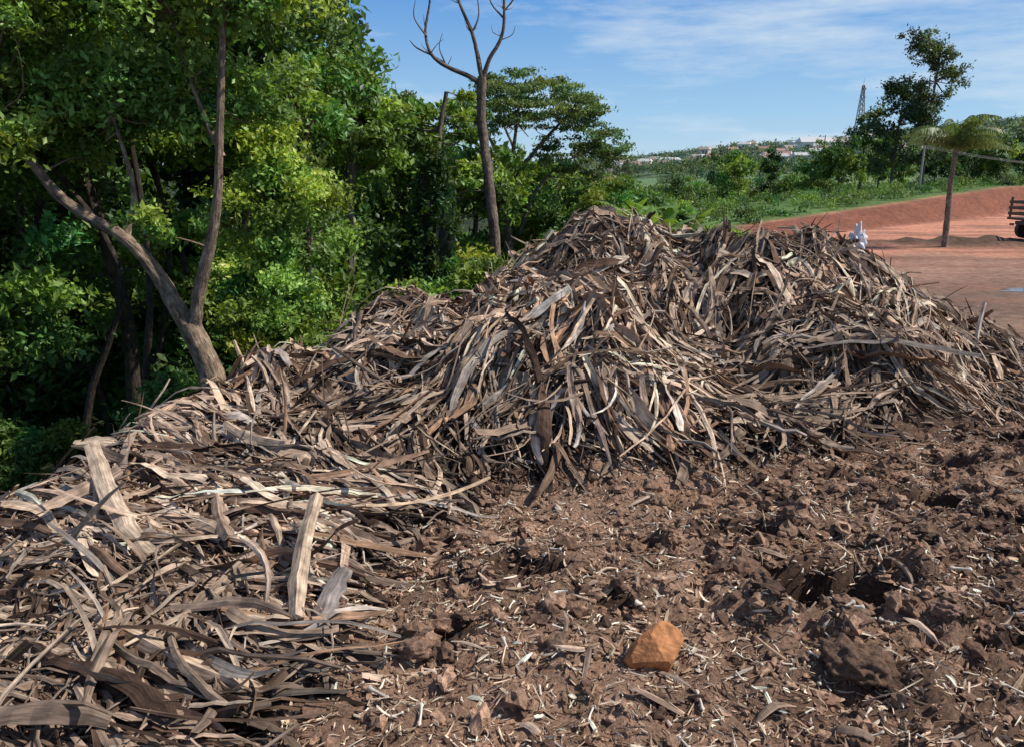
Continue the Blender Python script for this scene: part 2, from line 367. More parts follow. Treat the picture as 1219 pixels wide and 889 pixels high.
mid=np.array([(-1.0,4.2),(-.5,5.4),(-1.2,7.4),(-2.4,8.6),(-3.2,6.8),(-2.4,5.4)]); bark(acc,450,.75,.06,.15,.10,12,pts=sample_poly(450,mid),conf=(.4,.8),wmax=.12,lsig=.3,wsig=.4)
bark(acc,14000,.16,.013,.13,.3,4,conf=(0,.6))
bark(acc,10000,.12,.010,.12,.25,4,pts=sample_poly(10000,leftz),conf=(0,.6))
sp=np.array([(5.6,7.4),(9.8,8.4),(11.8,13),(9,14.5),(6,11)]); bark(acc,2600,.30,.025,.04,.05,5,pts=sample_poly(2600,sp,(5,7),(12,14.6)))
def slab(a,b,w,c,curl=.3,bn=0.05,th=.008,lift=.05,tp=.35):
    a=np.array(a,float); b=np.array(b,float)
    a[2]=max(a[2],hz(a[0],a[1])+lift); b[2]=max(b[2],hz(b[0],b[1])+lift)
    d=b-a; L=np.linalg.norm(d)
    strips(acc,((a+b)/2)[None],(d/L)[None],norm(np.array([[.1,-.45,.9]])),np.array([L]),np.array([w]),np.array([th]),np.array([curl]),np.array([bn*L]),np.array([.03*L]),np.array([.25]),12,np.array([c]),tp,crump=.03)
slab((-2.86,4.95,1.80),(-2.05,3.95,1.50),.115,(.52,.39,.28),.2,0.03,tp=.15)
slab((-2.6,4.8,1.70),(-2.9,4.4,1.6),.10,(.40,.28,.2))
slab((-1.17,4.25,1.74),(-.99,3.1,1.64),.085,(.46,.34,.24),.5,.02,.012,tp=.15)
slab((-.84,3.5,1.68),(-.88,3.05,1.62),.11,(.24,.20,.18),.2)
slab((-2.1,3.35,1.55),(-1.0,2.6,1.64),.085,(.54,.39,.27),.5,-.05,.01)
slab((-2.3,3.1,1.55),(-1.4,2.75,1.60),.07,(.46,.34,.24),.6,-.06,.01)
slab((-.9,4.4,1.60),(-.15,4.95,1.56),.028,(.54,.38,.25),.1)
slab((-2.3,5.9,1.64),(-1.7,5.5,1.62),.09,(.50,.36,.25),.5)
slab((-1.9,4.6,1.58),(-1.6,4.0,1.58),.09,(.36,.25,.18),.5)
for i in range(26):
    x=rng.uniform(-3.4,-1.7); y=rng.uniform(2.3,6.2); a=-.55+rng.normal()*.5; L=rng.uniform(.45,.9)
    c=PAL[rng.choice(4)]*rng.uniform(.85,1.1)
    slab((x,y,0),(x+math.cos(a)*L,y+math.sin(a)*L,0),rng.uniform(.03,.075),c,rng.normal()*.5,rng.uniform(-.06,.02),.006,.07)
acc.out('bark_pile',M_bark)

# ------------------------------------------------------------------ dirt debris
DPOLY=np.array([(-1.3,1.9),(-.9,4.2),(-.1,5.7),(1.6,6.1),(3.4,7.1),(6,8.6),(9,10),(8,5),(4,2),(2,1.4),(-1,1.4)])
def near_pts(k,P=DPOLY):
    p=sample_poly(k*3,P,(-2,1),(9.5,10.5)); w=1/(1+((p[:,1]-1.5)/3)**2)
    idx=rng.choice(len(p),k,replace=False,p=w/w.sum()); return p[idx]
acc=Acc()
def chips(k,Lr,Wr,cols,lift=.01,R=3):
    p=near_pts(k); x,y=p[:,0],p[:,1]; nrm=hnormal(x,y,.04); z=height(x,y)
    a=rng.uniform(0,6.28,k); D=np.stack([np.cos(a),np.sin(a),np.zeros(k)],-1); D=norm(D-nrm*np.sum(D*nrm,-1,keepdims=True)+nrm*rng.normal(size=(k,1))*.22)
    L=np.clip(rng.lognormal(math.log(Lr),.5,k),.01,.35); W=np.minimum(np.clip(rng.lognormal(math.log(Wr),.5,k),.003,.05),L*.5)
    c=np.array(cols)[rng.choice(len(cols),k)]*(1+.2*rng.normal(size=(k,1)))
    strips(acc,np.stack([x,y,z],-1)+nrm*(lift+W[:,None]*.2),D,norm(nrm+.3*rng.normal(size=(k,3))),L,W,rng.uniform(.001,.004,k),rng.normal(size=k)*.3,L*rng.normal(size=k)*.08,L*rng.normal(size=k)*.08,rng.normal(size=k)*.5,R,np.clip(c,.01,.80))
chips(28000,.026,.0058,[(.42,.28,.18),(.32,.2,.13),(.58,.43,.30),(.17,.10,.065),(.70,.56,.42)],.006)
chips(8000,.06,.0085,[(.42,.29,.19),(.60,.45,.32),(.30,.19,.12),(.74,.62,.48)],.010,4)
chips(380,.16,.022,[(.42,.29,.2),(.50,.36,.26),(.32,.22,.16)],.015,6)
acc.out('wood_chip_litter',M_bark)
acc=Acc()
k=1700; p=near_pts(k); zz=height(p[:,0],p[:,1])
for i in range(k):
    L=float(np.clip(rng.lognormal(math.log(.040),.45),.018,.11)); r=L*rng.uniform(.045,.085)
    a=rng.uniform(0,6.28); d=np.array([math.cos(a),math.sin(a),rng.normal()*.25]); 
    c=np.array([p[i,0],p[i,1],zz[i]+r+.010]); bend=np.array([-d[1],d[0],0])*rng.normal()*.06*L
    ts=np.array([-.5,-.42,-.3,0,.3,.42,.5]); rf=np.array([.5,1.9,1.1,.8,1.0,1.7,.5])*r*rng.uniform(.85,1.15,7)
    P=c+np.outer(ts,d)*L+np.outer(1-4*ts**2,bend)
    T=norm(d); A=norm(np.cross(T,[0,0,1.])); B=np.cross(T,A); th=np.linspace(0,2*np.pi,6,endpoint=False)
    V=P[:,None]+rf[:,None,None]*(A*np.cos(th)[:,None]+B*np.sin(th)[:,None])[None]
    ii=np.arange(6)[:,None]*6; jj=np.arange(6)[None]; j2=(jj+1)%6
    cc=np.array([.80,.71,.58])*rng.uniform(.6,1.1)
    acc.add(V,np.stack([ii+jj,ii+j2,ii+6+j2,ii+6+jj],-1).reshape(-1,4),cc)
acc.out('bone_scatter',M_bone,smooth=True)
def ico(sub):
    bm=bmesh.new(); bmesh.ops.create_icosphere(bm,subdivisions=sub,radius=1); V=np.array([v.co[:] for v in bm.verts]); F=np.array([[v.index for v in f.verts] for f in bm.faces]); bm.free(); return V,F
IV,IF=ico(2); IV3,IF3=ico(5)
def lumps(name,p,size,cols,matl,flat=.7,sink=.3):
    k=len(p); z=height(p[:,0],p[:,1]); m=len(IV)
    dis=1+.28*rng.normal(size=(k,m,1)); sc=size[:,None,None]*rng.uniform(.6,1.3,(k,1,3))*np.array([1,1,flat])
    V=IV[None]*dis*sc; V=V+np.stack([p[:,0],p[:,1],z+size*flat*sink],-1)[:,None]
    F=(IF[None]+(np.arange(k)*m)[:,None,None]).reshape(-1,3)
    c=np.array(cols)[rng.choice(len(cols),k)]*(1+.2*rng.normal(size=(k,1)))
    return build(name,V.reshape(-1,3),F,matl,np.repeat(c,m,axis=0))
p=near_pts(9000); lumps('soil_clods',p,np.clip(rng.lognormal(math.log(.012),.62,9000),.004,.055),[(.29,.175,.112),(.19,.11,.072),(.36,.22,.145),(.12,.07,.047)],M_clod)
q=[]; sz=[]
for (px,py,rx,ry,dp) in PITS:
    m=int(80*rx/.2); a=rng.uniform(0,6.28,m); r=rng.uniform(1.0,2.0,m)
    q.append(np.stack([px+np.cos(a)*rx*r,py+np.sin(a)*ry*r],-1)); sz.append(np.clip(rng.lognormal(math.log(.020),.5,m),.008,.055))
lumps('soil_clods',np.concatenate(q),np.concatenate(sz),[(.21,.125,.08),(.14,.083,.055),(.28,.17,.11)],M_clod)
def big_rock(name,x,y,r,colr,flat,mt,seed=1,rough=.02,planes=16,hl=.66,smooth=True):
    rs=np.random.default_rng(seed); V=IV3.copy(); R=np.full(len(V),1.1)
    for i in range(planes):
        d=norm(rs.normal(size=3)); h=rs.uniform(hl,.95); dp=V@d; R=np.minimum(R,np.where(dp>.2,h/np.maximum(dp,.2),9))
    for i in range(14):
        d=rs.normal(size=3)*9; R=R+rough*np.sin(V@d+rs.uniform(0,6))
    V=V*R[:,None]*r*np.array([1.1,.9,flat]); V=V+np.array([x,y,hz(x,y)+r*flat*.42])
    return build(name,V,IF3,mt,np.tile(np.array(colr),(len(V),1)),smooth=smooth)
big_rock('orange_sandstone_rock',.60,2.86,.118,(.47,.20,.082),.95,M_rock,33,.004,20,.60,False)
for (x,y,r,c,sd) in [(1.42,2.80,.13,(.13,.077,.05),8),(2.35,2.65,.08,(.22,.13,.09),9),(-.42,2.95,.07,(.2,.12,.08),10),(1.95,3.1,.06,(.23,.14,.1),13),(2.5,3.4,.08,(.18,.11,.07),15),(1.2,4.0,.07,(.24,.15,.1),16),(1.05,5.1,.07,(.22,.14,.09),17)]:
    big_rock('soil_lump',x,y,r,c,.65,M_clod,sd,.035,10)

V=IV3.copy(); f=sum(.15*np.sin(V@(rng.normal(size=3)*6)+rng.uniform(0,6)) for _ in range(9))
V=V*(1+f)[:,None]*np.array([.085,.07,.15]); V=V+np.array([4.28,9.7,hz(4.28,9.7)+.28])
build('white_plastic_bag',V,IF3,M_bone,np.tile(np.array([.80,.78,.80]),(len(V),1)),smooth=True)
a=np.linspace(0,2*np.pi,64,endpoint=False); rr=1+.22*np.sin(3*a+1)+.14*np.sin(7*a)+.08*np.sin(13*a+2)
ring=np.stack([17.2+1.7*rr*np.cos(a),24.0+.75*rr*np.sin(a),np.full(64,.012)],-1)
V=np.vstack([ring,[[17.2,24.0,.012]]]); F=[[i,(i+1)%64,64] for i in range(64)]
mw,N_,L_,b_=mat('muddy_water',.08,.6); b_.inputs['Base Color'].default_value=(.14,.10,.075,1)
bp=N_.new('ShaderNodeBump'); bp.inputs['Strength'].default_value=.05; L_.new(noise(N_,L_,None,30.,2,.5),bp.inputs['Height']); L_.new(bp.outputs['Normal'],b_.inputs['Normal'])
build('puddle',V,F,mw)

# ------------------------------------------------------------------ trees
def tree(name,trunks,clumps,cnt,size,tint,limbs=None,tcol=(.20,.15,.105),up=.5,lr=.03,sub=7,var=.32,sig=.28):
    base=tuple(float(v) for v in trunks[0][0][0])
    e=empty(name,base); acc=Acc()
    allp=[]
    for pts,r0,r1 in trunks:
        tube(acc,pts,r0,r1,12,tcol,.08,6); P=np.array(pts,float)
        for i in range(len(P)-1):
            for t in np.linspace(0,1,6): allp.append(np.r_[P[i]*(1-t)+P[i+1]*t])
    allp=np.array(allp); cen,rad=clumps
    nl=len(cen) if limbs is None else min(limbs,len(cen))
    for i in rng.choice(len(cen),nl,replace=False):
        c=cen[i]; cand=allp[allp[:,2]<c[2]+.2] if (allp[:,2]<c[2]+.2).any() else allp
        d=np.linalg.norm((cand-c)*np.array([1,1,.8]),axis=1); s=cand[d.argmin()]
        mid=(s+c)/2+rng.normal(size=3)*.12*np.linalg.norm(c-s)+np.array([0,0,-.05*np.linalg.norm(c-s)])
        tube(acc,[s,mid,c],lr*rng.uniform(.7,1.5),lr*.25,5,tcol,.05,3)
    child(acc.out('trunk',M_trunk,smooth=True),e)
    acc=Acc(); leaves(acc,cen,rad,cnt,size,tint,up,var,sub,sig); child(acc.out('foliage',M_leaf),e)
    return e
def cat(*bl): return np.concatenate([b[0] for b in bl]),np.concatenate([b[1] for b in bl])
G1=(.175,.275,.058); G2=(.245,.37,.075); G3=(.062,.118,.028); G4=(.12,.205,.047)

tree('broadleaf_tree',
 [([(-4.3,10.5,-3.4),(-4.2,10.5,-1),(-4.2,10.5,.7),(-4.45,10.5,1.6)],.21,.15),
  ([(-4.45,10.5,1.5),(-4.75,10.45,2.2),(-5.1,10.35,2.75),(-5.85,10.2,3.35),(-6.7,10.4,4.6)],.13,.045),
  ([(-4.40,10.5,1.45),(-4.26,10.45,2.0),(-3.98,10.4,2.8),(-3.86,10.4,3.3),(-3.72,10.4,4.4),(-3.5,10.7,7.0)],.105,.035),
  ([(-5.1,10.35,2.75),(-5.0,10.5,3.4),(-5.2,10.6,4.3)],.05,.02),([(-3.75,10.4,3.8),(-4.1,10.6,4.6),(-4.4,10.8,5.6)],.04,.015)],
 cat(blob((-5.6,11,6.2),(2.6,1.6,1.8),84,.46,.6,.2),blob((-3.6,10.9,6.0),(.95,1.0,1.8),38,.38,.6,.2),blob((-5.6,11.0,4.3),(1.1,.6,.7),22,.34,.6,.2),blob((-4.1,10.9,4.5),(.8,.6,.8),16,.30,.6,.2),blob((-7.2,10.6,4.6),(.9,.8,1.1),20,.4,.6,.2),blob((-6.1,9.9,4.0),(.4,.3,.4),8,.24,.6,.2),blob((-4.6,9.9,3.0),(.35,.2,.3),4,.2,.6,.2)),
 62000,.105,G1,80,(.30,.215,.15),lr=.016)
tree('young_tree',
 [([(-3.9,12.2,-3.5),(-3.85,12.2,-.5),(-3.75,12.2,2),(-3.6,12.2,4)],.09,.03),([(-3.8,12.2,-.2),(-3.4,12.1,1.2),(-3.1,12.1,2.6)],.05,.02)],
 cat(blob((-3.65,12.0,2.7),(1.05,.9,1.7),46,.33,.6,.2),blob((-3.5,11.8,.9),(1.15,.8,1.3),34,.32,.6,.2)),
 34000,.09,G2,50,(.22,.18,.13),lr=.012)
wall=[(-13,15,-3.8,10.5),(-10.3,17,-3.8,11),(-8,14.6,-3.8,9.5),(-6.5,18,-3.8,11),(-4.8,16.5,-3.8,9.4),(-13.5,11.5,-3.8,10),(-9.2,12,-3.8,9.2),(-17,18,-3.8,12)]
for i,(x,y,zb,zt) in enumerate(wall):
    H=zt-zb; g=[G4,G4,G1,G1,G4,G4,G1,G4][i]
    tree('forest_tree',[([(x,y,zb-.3),(x+.25*rng.normal(),y,zb+H*.3),(x+.4*rng.normal(),y,zb+H*.6),(x,y,zb+H*.9)],.2,.05)],
     cat(blob((x,y,zb+H*.74),(2.4,1.8,H*.25),54,.55,.6,.3),blob((x,y+1.0,zb+H*.42),(2.2,1.2,H*.17),20,.5,.6,.3)),21000,.16,g,35,(.09,.07,.05),lr=.03)
for i in range(9):
    x=-9.5+i*.75+rng.normal()*.2; y=12.5+rng.uniform(-1,3.5); e=empty('slender_tree',(x,y,-3.9)); acc=Acc()
    tube(acc,[(x,y,-4.1),(x+.2*rng.normal(),y,-1),(x+.4*rng.normal(),y,2),(x+.6*rng.normal(),y,5)],.10,.04,8,(.075,.058,.045),.06,4)
    child(acc.out('trunk',M_trunk,smooth=True),e); cc,rr=blob((x,y,4.6),(.8,.6,1.0),10,.35,.6,.2)
    acc=Acc(); leaves(acc,cc,rr,2600,.13,G1,.5); child(acc.out('foliage',M_leaf),e)
for i,(x,y,zt) in enumerate([(-14,24,12),(-10.5,25,12),(-7,25,9.6),(-20,22,13),(-8.5,29,9.5),(-25,27,14),(-30,22,14),(-17,30,12),(-12,33,10),(-16.5,22,9),(-19.5,28,10),(-13,19.5,6),(-18.5,38,9),(-14,41,9),(-23,38,10),(-9.5,44,8),(-27,44,11)]):
    tree('forest_tree',[([(x,y,-4),(x,y,0),(x+.3,y,4),(x,y,zt*.85)],.22,.05)],
     cat(blob((x,y,zt*.5),(3,2.2,zt*.46),60,.95,.6,.2),blob((x,y,-.5),(3.0,1.6,3.2),40,.9,.6,.3)),9500,.40,G3,14,(.07,.055,.04))
for (x,y,a,c) in [(-5.5,20,3,2.6),(-9.5,20.5,3.,2.8),(-14,20,3,3),(-2.6,22,2.6,2.4),(-19,24,4,3.5),(-7,16.6,2,1.3),(-11,16.5,2.4,1.5)]:
    e=empty('understory_shrub',(x,y,-3.8)); acc=Acc(); cc,rr=blob((x,y,-1.2),(a,1.0,c),46,.7,.6,.1); leaves(acc,cc,rr,7000,.28,G3,.4); child(acc.out('foliage',M_leaf),e)
    acc=Acc()
    for j in range(10): tube(acc,[(x+.3*rng.normal(),y,-4.1),(x+.5*rng.normal(),y,-2.5),cc[j]],.05,.012,5,(.09,.07,.05),.05)
    child(acc.out('stems',M_trunk),e)
U=[(-6.4,9.0,-1.5,1.2,.9,.9),(-5.2,9.6,-1.2,.8,.6,.9),(-5.4,12.4,-.7,1.3,.7,1.1),(-6.0,7.5,-1.5,1.0,.8,.8),(-2.6,12.6,.3,1.0,.6,1.0),(-8.6,12.4,-1.2,1.5,.6,1.0)]
for i,(x,y,z,a,b,c) in enumerate(U):
    acc=Acc(); cc,rr=blob((x,y,z),(a,b,c),24,.28,.6,.2)
    e=empty('understory_shrub',(x,y,-3.5))
    leaves(acc,cc,rr,7500,.11,[G4,G1,G1,G4,G2,G4][i],.5); child(acc.out('foliage',M_leaf),e)
    acc=Acc()
    for j in range(11): 
        t=cc[j*2]; tube(acc,[(x+.2*rng.normal(),y+.2*rng.normal(),-4),(x+.3*rng.normal(),y,(z-4)/2),t],.03,.008,5,(.1,.08,.055),.05)
    child(acc.out('stems',M_trunk),e)
tree('mid_forest_tree',[([(-4.4,21,-4),(-4.4,21,1),(-4.2,21,4.2),(-3.9,21,6)],.2,.06)],
   cat(blob((-4.2,21,4.8),(1.8,1.4,1.5),44,.45,.5,.3),blob((-5.2,21,2.2),(1.2,1.1,1.8),26,.45,.6,.3)),18000,.17,G1,40,(.2,.17,.13),lr=.03)
tree('mid_forest_tree',[([(-2.4,25,-4),(-2.2,25,1),(-2.3,25,4.2),(-2.0,25,6)],.2,.06)],
   cat(blob((-2.8,25.5,5.2),(1.9,1.4,1.3),32,.42,.5,.3),blob((-1.2,26,3.4),(1.5,1.1,1.1),22,.42,.6,.3)),14000,.19,G1,34,(.2,.17,.13),lr=.03)
for (x,y,zt) in [(-6.2,26,7.4),(-4,30,5.4),(-1.5,31,4.9),(.4,36,4.4),(-3,38,5),(2.6,42,4.0),(5.3,46,3.5),(7.6,50,2.8),(-6,40,6),(10.8,58,1.8),(0,50,5.0),(1.8,34,3.0)]:
    tree('mid_forest_tree',[([(x,y,-4),(x,y,0),(x+.2,y,zt*.8)],.2,.06)],
     cat(blob((x,y,zt*.6),(2.3,1.8,zt*.42),34,.62,.6,.3),blob((x,y,-.6),(2.3,1.6,2.2),24,.7,.6,.3)),8000,.27,[G4,G1,G1][rng.integers(3)],14,(.12,.1,.07))
# vine-draped snag: dense curtain of creeper over a broken trunk
e=empty('vine_covered_snag',(-2.2,17,-4)); acc=Acc()
tube(acc,[(-2.35,17,-4.2),(-2.25,17,0),(-1.8,17,3.7)],.3,.08,8,(.12,.1,.07)); child(acc.out('trunk',M_trunk),e)
acc=Acc(); m=26; hs=np.linspace(0,1,m); th=np.linspace(0,2*np.pi,20,endpoint=False)
W_=lambda h:1.5*(1-h)**.62+.10
V=[]
for h in hs:
    for t in th:
        w=W_(h)*.86*(1+.12*rng.normal()); V.append((-2.45+.85*h+math.cos(t)*w*.8,17+math.sin(t)*w*.7,-3.8+7.5*h))
i=np.arange(m-1)[:,None]*20; j=np.arange(20)[None]; acc.add(np.array(V),np.stack([i+j,i+(j+1)%20,i+20+(j+1)%20,i+20+j],-1).reshape(-1,4),np.array([.010,.018,.005])); child(acc.out('light_block_core',M_leaf),e)  # opaque dark cone added inside the leaves to keep light from passing
acc=Acc(); cc=[];rr=[]
for h in np.linspace(0,1,54):
    for k in range(8):
        a=rng.uniform(0,6.28); w=W_(h)
        cc.append((-2.45+.85*h+math.cos(a)*w*.8,17+math.sin(a)*w*.7,-3.7+7.6*h+rng.normal()*.1)); rr.append((.13,.13,.24))
leaves(acc,cc,rr,24000,.10,(.050,.098,.022),.1,.2); child(acc.out('foliage',M_leaf),e)
# umbrella-crowned tree
cu=[];ru=[]
for i in range(190):
    a=rng.uniform(0,6.28); r=math.sqrt(rng.random()); x=.45+3.2*r*math.cos(a); y=32+2.6*r*math.sin(a)
    z=7.3-1.5*r*r-rng.choice([0,.0,.6,1.1])*(.4+r*.6)+rng.normal()*.14
    cu.append((x,y,z)); ru.append((.34,.34,.13))
for i in range(60):
    a=rng.uniform(0,6.28); r=math.sqrt(rng.random()); cu.append((2.9+1.8*r*math.cos(a),32+1.3*r*math.sin(a),4.5+rng.normal()*.45)); ru.append((.34,.34,.14))
tree('umbrella_crown_tree',
 [([(-.1,32,-4),(-.15,32,0),(-.2,32,2.6),(-.15,32,3.4)],.24,.17),([(-.15,32,3.3),(-.7,32,4.6),(-1.6,32,6.0)],.10,.04),([(-.15,32,3.3),(.1,32,4.8),(.3,32,6.6)],.11,.04),([(-.15,32,3.2),(.7,32,4.2),(1.6,32,5.2),(2.4,32,6.0)],.11,.04),([(.3,32,1.2),(.9,32,2.8),(1.9,32,3.9),(3.0,32,4.4)],.09,.03),([(.1,32,4.5),(-.4,32.6,5.6),(-.8,33,6.4)],.06,.03)],
 (np.array(cu),np.array(ru)),30000,.13,(.14,.21,.075),150,(.19,.16,.13),lr=.024,sub=5,sig=.42,var=.25)
# dead tree
e=empty('dead_tree',(-.45,24,-4)); acc=Acc(); DC=(.20,.15,.12)
tube(acc,[(-.45,24,-4.2),(-.5,24,1.0),(-.62,24,2.5),(-.74,24,3.7),(-.9,24,5.2),(-.87,24,6.3)],.19,.13,10,DC,.07,5)
D_=[([(-.87,24,6.1),(-1.3,24,6.35),(-1.9,24,6.6),(-2.35,24,6.95),(-2.5,24.1,7.6),(-2.35,24.2,8.5),(-2.5,24.2,9.3)],.085,.02),
([(-.87,24,6.2),(-1.0,24,6.9),(-1.15,24,7.5),(-1.5,24.1,8.3),(-1.7,24.2,9.0)],.08,.03),
([(-.87,24,6.2),(-.65,24,6.8),(-.3,24,7.4),(-.22,24,8.1),(-.3,24.1,9.2)],.08,.03),
([(-2.3,24,6.9),(-2.75,24,7.1),(-2.95,24,7.3)],.035,.01),([(-2.45,24,7.4),(-2.8,24,7.9),(-2.75,24,8.4)],.03,.008),([(-.25,24,7.9),(-.6,24,8.3),(-.75,24,8.9)],.03,.01),([(-.2,24,8.1),(.1,24,8.5),(.15,24,9.1)],.03,.008),
([(-1.15,24,7.5),(-.95,24,8.0),(-1.05,24,8.8)],.03,.01),([(-1.9,24,6.6),(-2.1,24,7.1),(-2.0,24,7.5)],.025,.006),([(-.35,24,7.3),(.0,24,7.45),(.1,24,7.7)],.02,.005)]
for pts,a,b in D_: tube(acc,pts,a,b,7,DC,.07,4)
for i in range(34):
    pts,_,_=D_[rng.integers(3)]; s=np.array(pts[rng.integers(2,len(pts))]); d=norm(np.array([rng.normal(),rng.normal()*.5,.6])); L=rng.uniform(.2,.6)
    tube(acc,[s,s+d*L*.5+rng.normal(size=3)*.04,s+d*L],.016,.004,4,DC,.05,2)
child(acc.out('trunk_and_branches',M_trunk,smooth=True),e)
S=[(-1.4,13.5,1.0,1.0,.7,.8,G2),(-.4,14.2,1.3,1.0,.7,.9,G1),(-2.3,12.4,.7,.9,.6,.9,G1),(.5,16,1.2,1.1,.8,.9,G2),(1.6,20,1.4,1.6,1,1.2,G4),(3.4,23,1.2,1.6,1,1.4,G1),(5.6,27,.9,1.8,1,1.3,G2),(3.2,30,2.0,2,1.3,1.4,G4),(7.6,31,.5,1.8,1,1.1,G1),(9.6,35,.3,1.6,1,1.0,G2),(6.2,38,1.1,2.2,1.3,1.3,G1),(11.5,42,-.2,1.6,1,.9,G2),(-1.2,16,.4,1.6,.8,1.4,G4)]
for x,y,z,a,b,c,g in S:
    acc=Acc(); cc,rr=blob((x,y,z),(a,b,c),28,.30*max(1,a/1.3),.6,.2); zb=hz(x,y)
    e=empty('leafy_shrub',(x,y,zb)); leaves(acc,cc,rr,6500,.11+.003*(y-13),g,.5); child(acc.out('foliage',M_leaf),e)
    acc=Acc()
    for j in range(10): tube(acc,[(x+.15*rng.normal(),y,zb-.1),(x+.2*rng.normal(),y,(z+zb)/2),cc[j]],.03,.008,5,(.12,.1,.07),.05)
    child(acc.out('stems',M_trunk),e)
def banana(x,y,zc,h):
    zb=hz(x,y); e=empty('banana_plant',(x,y,zb)); acc=Acc(); tube(acc,[(x,y,zb-.1),(x,y,zc)],.12,.07,8,(.16,.2,.07),.03); child(acc.out('pseudostem',M_trunk),e)
    acc=Acc()
    for i in range(9):
        a=rng.uniform(0,6.28); el=rng.uniform(.7,1.35); L=h*rng.uniform(.8,1.1); m=9; s=np.linspace(0,1,m)
        hd=np.array([math.cos(a),math.sin(a),0]); C=np.array([x,y,zc])+np.outer(s*math.cos(el)*L+s*s*.35*L,hd)+np.outer(s*math.sin(el)*L-s*s*.55*L*(1.2-el*.5),[0,0,1])
        sd=np.array([-hd[1],hd[0],0]); w=L*.14*np.sin(np.pi*np.clip(s*.93+.06,0,1))**.6
        V=np.stack([C-sd*w[:,None]+[0,0,-.03],C,C+sd*w[:,None]+[0,0,-.03]],1).reshape(-1,3)
        F=[]
        for k in range(m-1):
            for q_ in (0,1): F.append([k*3+q_,k*3+q_+1,k*3+q_+4,k*3+q_+3])
        acc.add(V,F,np.array([.18,.30,.065])*rng.uniform(.8,1.2))
    child(acc.out('leaves',M_leaf),e)
for (x,y,zc) in [(4.0,22.5,1.8),(4.6,23.5,1.8),(3.3,22,1.8),(5.4,24,1.6),(3.7,24.5,2.1)]: banana(x,y,zc,1.4)

def palm(x,y,h):
    zb=hz(x,y); e=empty('palm_tree',(x,y,zb)); acc=Acc()
    tube(acc,[(x,y,zb-.2),(x-.05,y,zb+h*.3),(x-.12,y,zb+h*.65),(x-.1,y,zb+h)],.16,.11,10,(.22,.18,.14),.05,6)
    child(acc.out('trunk',M_trunk,smooth=True),e)
    acc=Acc(); top=np.array([x-.1,y,zb+h])
    for i in range(28):
        a=i*2.399+rng.normal()*.2; el=rng.uniform(.45,1.5); L=rng.uniform(2.3,3.0); m=22; s=np.linspace(.02,1,m)
        hd=np.array([math.cos(a),math.sin(a),0])
        C=top+np.outer(s*math.cos(el)*L*.8+s*s*.35*L*math.sin(el),hd)+np.outer(s*math.sin(el)*L*1.2-s**2.2*L*(.42+.25*math.sin(el)),[0,0,1])
        tube(acc,C[::4],.03,.008,4,(.2,.24,.08),.02,2)
        T=norm(np.gradient(C,axis=0)); sd=np.array([-hd[1],hd[0],0])
        for sgn in (-1,1):
            for k in range(1,m):
              for rep in range(2):
                l=.60*math.sin(math.pi*min(.95,s[k]*.8+.15))*rng.uniform(.8,1.1)
                d=norm(sd*sgn*.8+T[k]*.55+np.array([0,0,-.5-.4*rng.random()])); p0=C[k]+T[k]*rng.uniform(0,.1); w=T[k]*.025
                V=[p0-w,p0+w,p0+d*l+np.array([0,0,-.08])+w*.3,p0+d*l+np.array([0,0,-.08])-w*.3]
                acc.add(V,[[0,1,2,3]],np.array([.15,.21,.08])*rng.uniform(.7,1.4))
    child(acc.out('fronds',M_leaf),e)
palm(21.6,39,4.7)

def vtree(name,x,y,h,w,cnt,size,tint,tall=False):
    zb=hz(x,y)
    if tall:
        bl=cat(*[blob((x+rng.normal()*w*.32,y,zb+h*f),(w*(.35+.35*rng.random()),w*.4,h*.08),10,w*.18,.8,.1) for f in (.22,.32,.41,.50,.59,.68,.77,.86,.93,.98)])
    else: bl=cat(blob((x,y,zb+h*.5),(w*.5,w*.45,h*.45),26,w*.15,.7,.3))
    tree(name,[([(x,y,zb-.3),(x,y,zb+h*.4),(x+.3,y,zb+h*.95)],h*.018,h*.006)],bl,cnt,size,tint,30 if tall else 16,(.14,.12,.1),lr=h*.005)
vtree('eucalyptus_tree',46.2,90,15.5,4.6,11000,.34,(.075,.115,.055),True)
vtree('eucalyptus_tree',43.8,92,11.5,3.6,7000,.34,(.08,.125,.055),True)
for (u,y,h,w) in [(.437,95,10.5,5.5),(.385,105,9.0,5.5),(.265,105,9.4,5.5),(.325,112,9.5,4.2),(.46,103,9.0,5),(.285,100,7.4,5),(.35,120,7,7),(.41,88,6.4,5),(.60,92,7,5),(.57,110,8,6),(.64,105,8,6),(.23,125,7,6),(.20,140,8,7),(.31,135,7,7),(.49,120,8,6),(.53,100,6,5)]:
    vtree('valley_tree',u*y,y,h,w,3800,.38,[G4,G1,G3][rng.integers(3)])
# bushes along the top of the bank
acc=Acc(); cc=[];rr=[]
for t in np.arange(-4,115,1.15):
    for off in (5,8.5,13,19,26):
        if rng.random()<.22: continue
        p_=BA+BD*(t+rng.normal()*.4)+BN*(off+rng.normal()*.9); zb=hz(p_[0],p_[1]); hgt=rng.uniform(.35,1.25); wd=rng.uniform(.35,.95)
        cc.append((p_[0],p_[1],zb+hgt*.35)); rr.append((wd,wd,hgt*.6))
leaves(acc,cc,rr,56000,.20,(.105,.18,.045),.5,.45); acc.out('coffee_hedge_rows',M_leaf)

